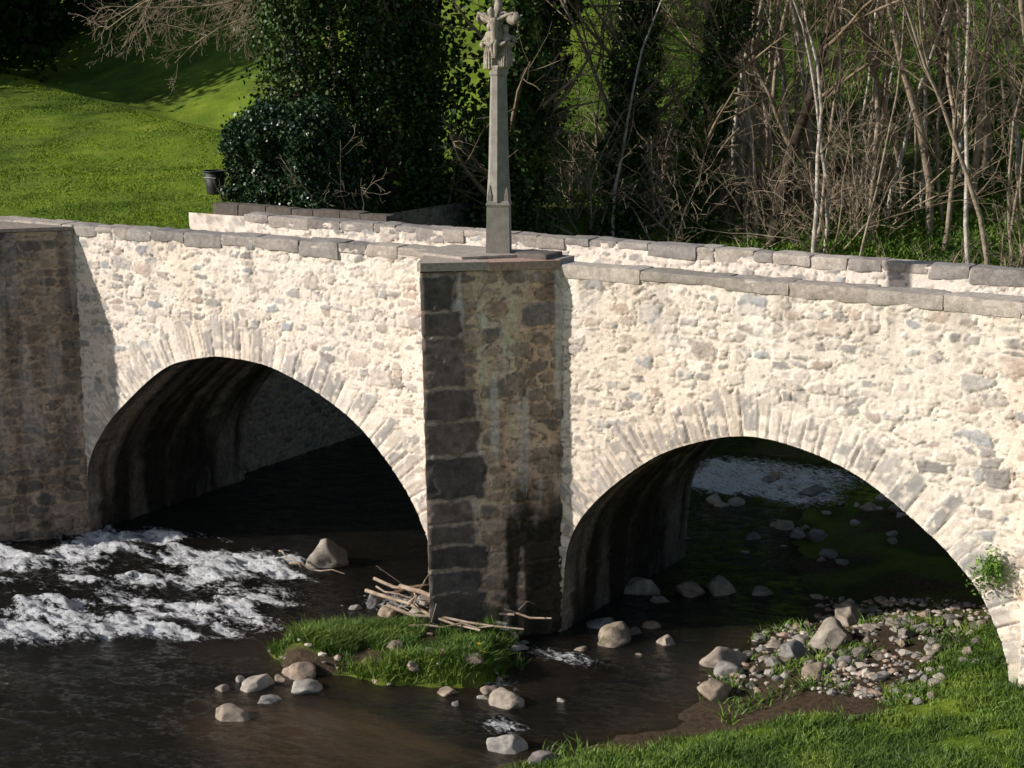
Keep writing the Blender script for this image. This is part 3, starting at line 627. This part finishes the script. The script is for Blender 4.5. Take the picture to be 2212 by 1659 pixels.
for i in range(170):
    y = rng.uniform(32, 75); x = rng.uniform(-24, -3)-(y-25)*.5; z = zat(x, y); L = rng.uniform(8, 14); dx, dy = rng.normal(size=2)*1.0
    tube(A_, [(x, y, z-.3), (x+dx*.4, y+dy*.3, z+L*.4), (x+dx, y+dy, z+L)], [rng.uniform(.07, .15), .08, .03], 5)
    for j in range(9):
        t = rng.uniform(.15, 1); p0 = np.array([x+dx*t, y+dy*t, z+L*t]); d = rng.normal(size=3)*[1, 1, .4]+[0, 0, .8]
        tube(A_, [p0, p0+d*.9, p0+d*1.9+[0, 0, .5]], [.04, .025, .012], 3)
        for k in range(2):
            d2 = rng.normal(size=3)*.7; tube(A_, [p0+d*.9, p0+d*.9+d2, p0+d*.9+d2*2], [.018, .014, .008], 3)
o = A_.obj('distant_wood', M_far); o['kind'] = 'stuff'
def blades(name, x, y, hgt, mat, wid=.008, spread=.4, zoff=0):
    n = len(x); z = H(x, y)+zoff; a = rng.uniform(0, 2*np.pi, n); hh = hgt*rng.uniform(.5, 1.3, n)*(.55+.9*fbm(x*2.2, y*2.2, 63)); w_ = wid*rng.uniform(.7, 1.5, n)
    l = rng.normal(size=(n, 2))*spread*hh[:, None]
    b0 = np.stack([x-np.cos(a)*w_, y-np.sin(a)*w_, z-.01], -1); b1 = np.stack([x+np.cos(a)*w_, y+np.sin(a)*w_, z-.01], -1)
    m0 = np.stack([x-np.cos(a)*w_*.7+l[:, 0]*.35, y-np.sin(a)*w_*.7+l[:, 1]*.35, z+hh*.6], -1); m1 = np.stack([x+np.cos(a)*w_*.7+l[:, 0]*.35, y+np.sin(a)*w_*.7+l[:, 1]*.35, z+hh*.6], -1)
    t0 = np.stack([x+l[:, 0], y+l[:, 1], z+hh], -1)
    V = np.stack([b0, b1, m1, m0, t0, t0], 1).reshape(-1, 3); i = np.arange(n)*6
    F = np.concatenate([np.stack([i, i+1, i+2, i+3], -1), np.stack([i+3, i+2, i+4, i+5], -1)])
    o = fast(name, V, F, mat, None, False); o['kind'] = 'stuff'; return o
n = 110000; x = rng.uniform(-16, -10.5, n); y = rng.uniform(-4.6, 0.2, n); k = (island(x, y) < .98)&(fbm(x*2.3, y*2.3, 44) > rng.uniform(.34, .48, n)+.08*ss(-12.2, -11.2, x))&(H(x, y) > -.28); x, y = x[k], y[k]
blades('island_grass', x, y, .15, M_grass, .006, .65)
n = 260000; x = rng.uniform(-11.2, -3.0, n); y = rng.uniform(-6, 3.4, n); k = (grassy(x, y) > rng.uniform(.1, .9, n))&(y < 0.0+3.4*(x < -5.2)); x, y = x[k], y[k]
k = fbm(x*1.7, y*1.7, 46) > rng.uniform(.28, .58, len(x)); x, y = x[k], y[k]
blades('bank_grass', x, y, .085, M_grass, .006, .6)
n = 14000; x = rng.uniform(-11, -5, n); y = rng.uniform(-4, 2.5, n); e = x-wedge(y); k = (e > -.3)&(fbm(x*1.6, y*1.6, 71) > .57); x, y = x[k], y[k]
blades('waterside_plants', x, y, .12, M_grass, .010, .9)
n = 260000; x = rng.uniform(-50, -21.5, n); y = 4.6+rng.uniform(0, 1, n)**1.3*24; k = (y < 16+np.clip(-30-x, -4, 60)*.5)&((x < -23)|(y > 5)); x, y = x[k], y[k]
k = (fbm(x*.9, y*.9, 48) > rng.uniform(.2, .6, len(x)))&~((x > hx0)&(y > hy0-.1)); x, y = x[k], y[k]
blades('meadow_grass', x, y, .035, M_meadow, .010, .9)
n = 190000; y = rng.uniform(13.2, 44, n); x = rng.uniform(-19, -6, n)-(y-15)*.44; k = fbm(x*.35+9, y*.35, 52) > .42-.12*ss(-11, -8.5, x+(y-15)*.42); x, y = x[k], y[k]
blades('woodland_grass', x, y, .22, M_wgrass, .018, .8)

# ------------------------------------------------------------ rocks : packed ground coordinates (base-36, 2 cm steps, x then y)
def rock_mesh(seed, lev=4):
    bm = bmesh.new(); bmesh.ops.create_icosphere(bm, subdivisions=lev, radius=1)
    off = Vector((seed*7.1, seed*3.3, seed*1.7))
    rr = random.Random(seed); pl = [(Vector((rr.gauss(0, 1), rr.gauss(0, 1), rr.gauss(0, 1))).normalized(), rr.uniform(.50, .86)) for _ in range(12)]
    for v in bm.verts:
        p = v.co.copy()
        for n_, d_ in pl:
            t = p.dot(n_)-d_
            if t > 0: p -= n_*t*.95
        p *= 1+.22*mn.noise(p*1.1+off)+.07*mn.noise(p*3+off)+.03*mn.noise(p*8+off); v.co = p
    me = bpy.data.meshes.new('rock'); bm.to_mesh(me); bm.free()
    for f in me.polygons: f.use_smooth = True
    me.materials.append(M_rock); return me
RM = [rock_mesh(i) for i in range(8)]
CODE = 'nacaknaik0a2kta2j8axjrb3jd9ui0a8jj6gjv5lj15xjd47kd55jp62kc5oj955eb5mdf5bhw9hf8befwbwf0bwewcfe8bocsbacfaqc59kfh7cfx7pecarbeemb4csbkc0arawbtbibrctc6chaldmace89sde9jdy97ega8c3adbm9wc691cmbnazb9asaqbwg3e9f4erelf7fhe0drfi8aab8f9yel7yfhadi87whc7rgi7vgl77he79j57lfu7bg66tjhahh59zgj9rl4a3kea7i1a9jn9ijpbnjra7gxa8ica6g8agk09kil9ziu99jybnncazm4bfnzbgncbcgpa2h2bphfahg9bc'
SZ = [(54,44),(24,22),(26,20),(16,14),(26,18),(24,20),(20,14),(22,14),(38,22),(32,20),(34,16),(36,20),(16,14),(14,12),(16,12),(28,11),(38,22),(24,14),(14,10),(50,28),(34,16),(22,14),(30,12),(26,15),(46,26),(28,18),(34,20),(40,22),(22,12),(16,8),(34,30),(50,30),(30,22),(36,16),(18,12),(20,14),(24,12),(20,10),(20,10),(18,10),(18,9),(14,8),(20,12),(22,10),(16,9),(14,8),(16,10),(14,8),(16,10),(46,28),(34,22),(40,26),(26,14),(30,18),(12,7),(14,7),(14,8),(22,10),(22,12),(26,12),(24,12),(28,13),(18,9),(16,8),(18,9),(16,8),(22,14),(24,12),(18,9),(14,8)]
vals = [int(CODE[i:i+2], 36)/50 for i in range(0, len(CODE), 2)]
nd = 10; dv = vals[-4*nd:]; rv = vals[:-4*nd]
rocks = [(-rv[2*i], rv[2*i+1]-8) for i in range(len(rv)//2)]
nbase = len(rocks)
rr_ = random.Random(21)
while len(rocks) < nbase+60:
    x = rr_.uniform(-9.3, -5.6); y = rr_.uniform(-.8, 3.4); e = x-float(wedge(y))
    if -.3 < e < 3.2 and not (y < -.2 and e > 2): rocks.append((x, y))
for i in range(12): rocks.append((rr_.uniform(-13.0, -11.6), rr_.uniform(-1.25, -.75)))
nup = len(rocks)
for i in range(60): rocks.append((rr_.uniform(-12.8, -7.0), rr_.uniform(4.8, 11)))
random.seed(3)
for i, (x, y) in enumerate(rocks):
    if i < len(SZ): w_, h_ = SZ[i]
    elif i < nup: w_, h_ = rr_.uniform(9, 18), rr_.uniform(5, 10)
    else: s_ = rr_.random()**2.5; w_, h_ = 12+34*s_, 7+18*s_
    m = .0146; rx, rz = w_*m/2, h_*m/2
    o = bpy.data.objects.new('rock', RM[i % 8]); COL.objects.link(o)
    o.location = (x, y, max(zat(x, y), -.36)+rz*.38); o.scale = (rx*1.1, rx*random.uniform(.8, 1.1), rz*1.15); o.rotation_euler = (random.uniform(-.2, .2), random.uniform(-.2, .2), random.uniform(0, 6))
    top(o, 'weathered river boulder lying at the water edge', 'rock', 'river boulders')
A_ = Acc(); bm = bmesh.new(); bmesh.ops.create_icosphere(bm, subdivisions=1, radius=1); gv = np.array([v.co[:] for v in bm.verts]); gf = np.array([[v.index for v in f.verts] for f in bm.faces]); bm.free()
rg = np.random.RandomState(9)
n = 3200; gx = rg.uniform(-9.6, -4.8, n); gy = rg.uniform(-.9, 3.5, n)
gx = np.concatenate([gx, rg.uniform(-15, -11, 300)]); gy = np.concatenate([gy, rg.uniform(-3.8, -.4, 300)])
for x, y in zip(gx, gy):
    if x > -10.5:
        e = x-float(wedge(y))
        if not (-.25 < e < 3.5): continue
        if rg.uniform() < ss(1.7, 3.5, e)*.9+.1: continue
        if fbm(np.array([x*1.6]), np.array([y*1.6]), 81)[0] < rg.uniform(.3, .6): continue
    s = rg.uniform(.010, .045)*(1+1.2*(rg.uniform() > .88)); V = gv*(1+rg.uniform(-.3, .3, gv.shape))*s*np.array([rg.uniform(.8, 1.6), rg.uniform(.8, 1.3), .6])
    c = np.array(random.choice([(.50, .42, .35), (.28, .26, .24), (.46, .33, .25), (.62, .55, .48), (.22, .20, .18), (.36, .31, .26)]))
    A_.add(V+np.array([x, y, zat(x, y)+s*.3]), gf, c)
o = fast('gravel', np.concatenate(A_.v), np.concatenate(A_.f), M_gravel, np.concatenate(A_.c), False); o['kind'] = 'stuff'
dzr = [(.12, .028), (.10, .022), (.10, .042), (.12, .03), (.16, .016), (.10, .016), (-.1, .02), (-.1, .016), (.2, .010), (.12, .010)]
DL = 'bleached driftwood branch caught against the bridge pier'; DG = 'driftwood at the pier'
def stick(p, q_, r, fork=True):
    A_ = Acc(); p = np.array(p); q_ = np.array(q_); pts = [lerp(p, q_, t)+rg.normal(size=3)*.03 for t in np.linspace(0, 1, 6)]
    tube(A_, pts, np.linspace(r, r*.45, 6), 7)
    if fork: tube(A_, [pts[2], pts[2]+rg.normal(size=3)*.15+[0, 0, .08], pts[2]+rg.normal(size=3)*.2+[0, 0, .18]], [r*.5, r*.3, .004], 5)
    top(A_.obj('driftwood_branch', M_drift), DL, 'branch', DG)
for i, (z, r) in enumerate(dzr):
    a = dv[4*i:4*i+4]; stick((-a[0], a[1]-8, z+.08), (-a[2], a[3]-8, z-.06), r, r > .02)
stick((-14.5, -1.15, .20), (-12.35, -1.35, .04), .032); stick((-13.9, -1.5, .18), (-11.9, -1.0, .0), .03); stick((-13.3, -1.75, .08), (-12.2, -1.15, .06), .022)
for i in range(6):
    x = rg.uniform(-14.4, -13.2); y = rg.uniform(-1.2, -.5) if x > -14 else rg.uniform(-.9, .1); a = rg.normal()*.5-.4; L = rg.uniform(.3, .9); z = rg.uniform(0, .12)
    stick((x-L*math.cos(a)/2, y-L*math.sin(a)/2-.35, z+.08), (x+L*math.cos(a)/2, y+L*math.sin(a)/2-.35, z), rg.uniform(.006, .014), i % 2 == 0)
bx, by = -25.75, 8.75; bz = zat(bx, by)
bin_ = empty('waste_bin', (bx, by, bz)); top(bin_, 'small black tub-shaped waste bin beside the hedge', 'bin')
A_ = Acc()
loft(A_, [(bx, by, bz+.0, .19, .19), (bx, by, bz+.12, .20, .20), (bx, by, bz+.5, .25, .25), (bx, by, bz+.5, .22, .22), (bx, by, bz+.2, .18, .18), (bx, by, bz+.2, 0, 0)], 18); child(A_.obj('bin_body', M_black, True), bin_)
A_ = Acc(); tube(A_, [(bx+.262*math.cos(t), by+.262*math.sin(t), bz+.5) for t in np.linspace(0, 2*math.pi, 25)], [.02]*25, 6); child(A_.obj('rim', M_black, True), bin_)
A_ = Acc(); tube(A_, [(bx-.2, by-.16, bz+.36), (bx-.02, by-.265, bz+.37), (bx+.18, by-.18, bz+.36)], [.008]*3, 6); child(A_.obj('handle', M_steel), bin_)
lw = empty('low_wall', (-22, 6.6, 4.4)); top(lw, 'low stone boundary wall below the hedge', 'wall')
A_ = Acc(); xw = -24.0
while xw < -19.6:
    L = random.uniform(.4, .8); block(A_, xw, xw+L-.004, 6.6, 6.95, 4.2, 4.86+random.uniform(-.012, .012), (.17, .14, .12)); xw += L
child(A_.obj('masonry', M_cope), lw)
rw = empty('retaining_wall', (-21.9, 8, -.6)); top(rw, 'rubble stone retaining wall along the river bank', 'wall')
U, Z = np.meshgrid(np.arange(4.3, 14, .03), np.arange(-.8, 4.5, .03), indexing='ij'); h, col = rubble(U, Z, 600, .8, np.array([.34, .28, .22]), .3, .17, .45, .06, 2.5)
child(grid('masonry', np.stack([-21.75+h+.02*(U-4.3), U, Z], -1), M_pier, col), rw)
rp = empty('wall_fern', (-5.35, -.05, 1.85)); top(rp, 'bright green fern clump growing out of the bridge masonry', 'plant')
A_ = Acc(); C = rg.normal(size=(650, 3))*np.array([.12, .05, .12])+np.array([-5.42, -.11, 1.82]); C[:, 2] -= .6*np.abs(C[:, 0]+5.42); leaves(A_, C, .03, rg, .4); child(A_.obj('fronds', M_fern, False), rp)
A_ = Acc()
for i in range(8): tube(A_, [(-5.40, 0, 1.75), (-5.40+rg.normal()*.06, -.12, 1.85), (-5.4+rg.normal()*.12, -.17, 1.9+rg.normal()*.1)], [.008, .006, .003], 4)
child(A_.obj('stems', M_fern), rp)
for (x, y) in [(-11.75, -2.2), (-11.9, -2.1)]:
    z = zat(x, y); fl = empty('yellow_flower', (x, y, z)); top(fl, 'small orange-yellow wildflower among the island grass', 'flower', 'yellow wildflowers')
    A_ = Acc(); tube(A_, [(x, y, z), (x+.01, y, z+.08), (x, y, z+.13)], [.005, .004, .003], 4); child(A_.obj('stem', M_grass), fl)
    A_ = Acc()
    for i in range(7):
        a = i*.9; A_.add([(x, y, z+.13), (x+.02*math.cos(a-.4), y+.02*math.sin(a-.4), z+.14), (x+.04*math.cos(a), y+.04*math.sin(a), z+.145), (x+.02*math.cos(a+.4), y+.02*math.sin(a+.4), z+.14)], [(0, 1, 2, 3)])
    child(A_.obj('petals', M_yellow, False), fl)

# ------------------------------------------------------------ camera, light, world
cam = bpy.data.cameras.new('camera'); cam.sensor_width = 36; cam.lens = 1700/1024*36; cam.clip_end = 3000
co = bpy.data.objects.new('camera', cam); COL.objects.link(co)
Mx = Matrix(((.8572, -.1071, .5037), (.5150, .1782, -.8384), (0, .9781, .2079))).to_4x4(); Mx.translation = (0, -21, 8.6); co.matrix_world = Mx
sc.camera = co
az, el = math.radians(39.5), math.radians(25)
d = Vector((math.cos(az)*math.cos(el), math.sin(az)*math.cos(el), -math.sin(el)))
sun = bpy.data.lights.new('sun', 'SUN'); sun.energy = 5; sun.angle = math.radians(.5); sun.color = (1, .95, .885)
so = bpy.data.objects.new('sun', sun); so.rotation_euler = d.to_track_quat('-Z', 'Y').to_euler(); COL.objects.link(so)
wl = bpy.data.worlds.new('World'); sc.world = wl; wl.use_nodes = True; nt = wl.node_tree
sk = nt.nodes.new('ShaderNodeTexSky'); sk.sky_type = 'NISHITA'; sk.sun_disc = False; sk.sun_elevation = el; sk.sun_rotation = math.atan2(-d.x, -d.y)
nt.links.new(sk.outputs[0], nt.nodes['Background'].inputs[0]); nt.nodes['Background'].inputs[1].default_value = .085
sc.view_settings.view_transform = 'Standard'; sc.view_settings.look = 'None'; sc.view_settings.exposure = 0
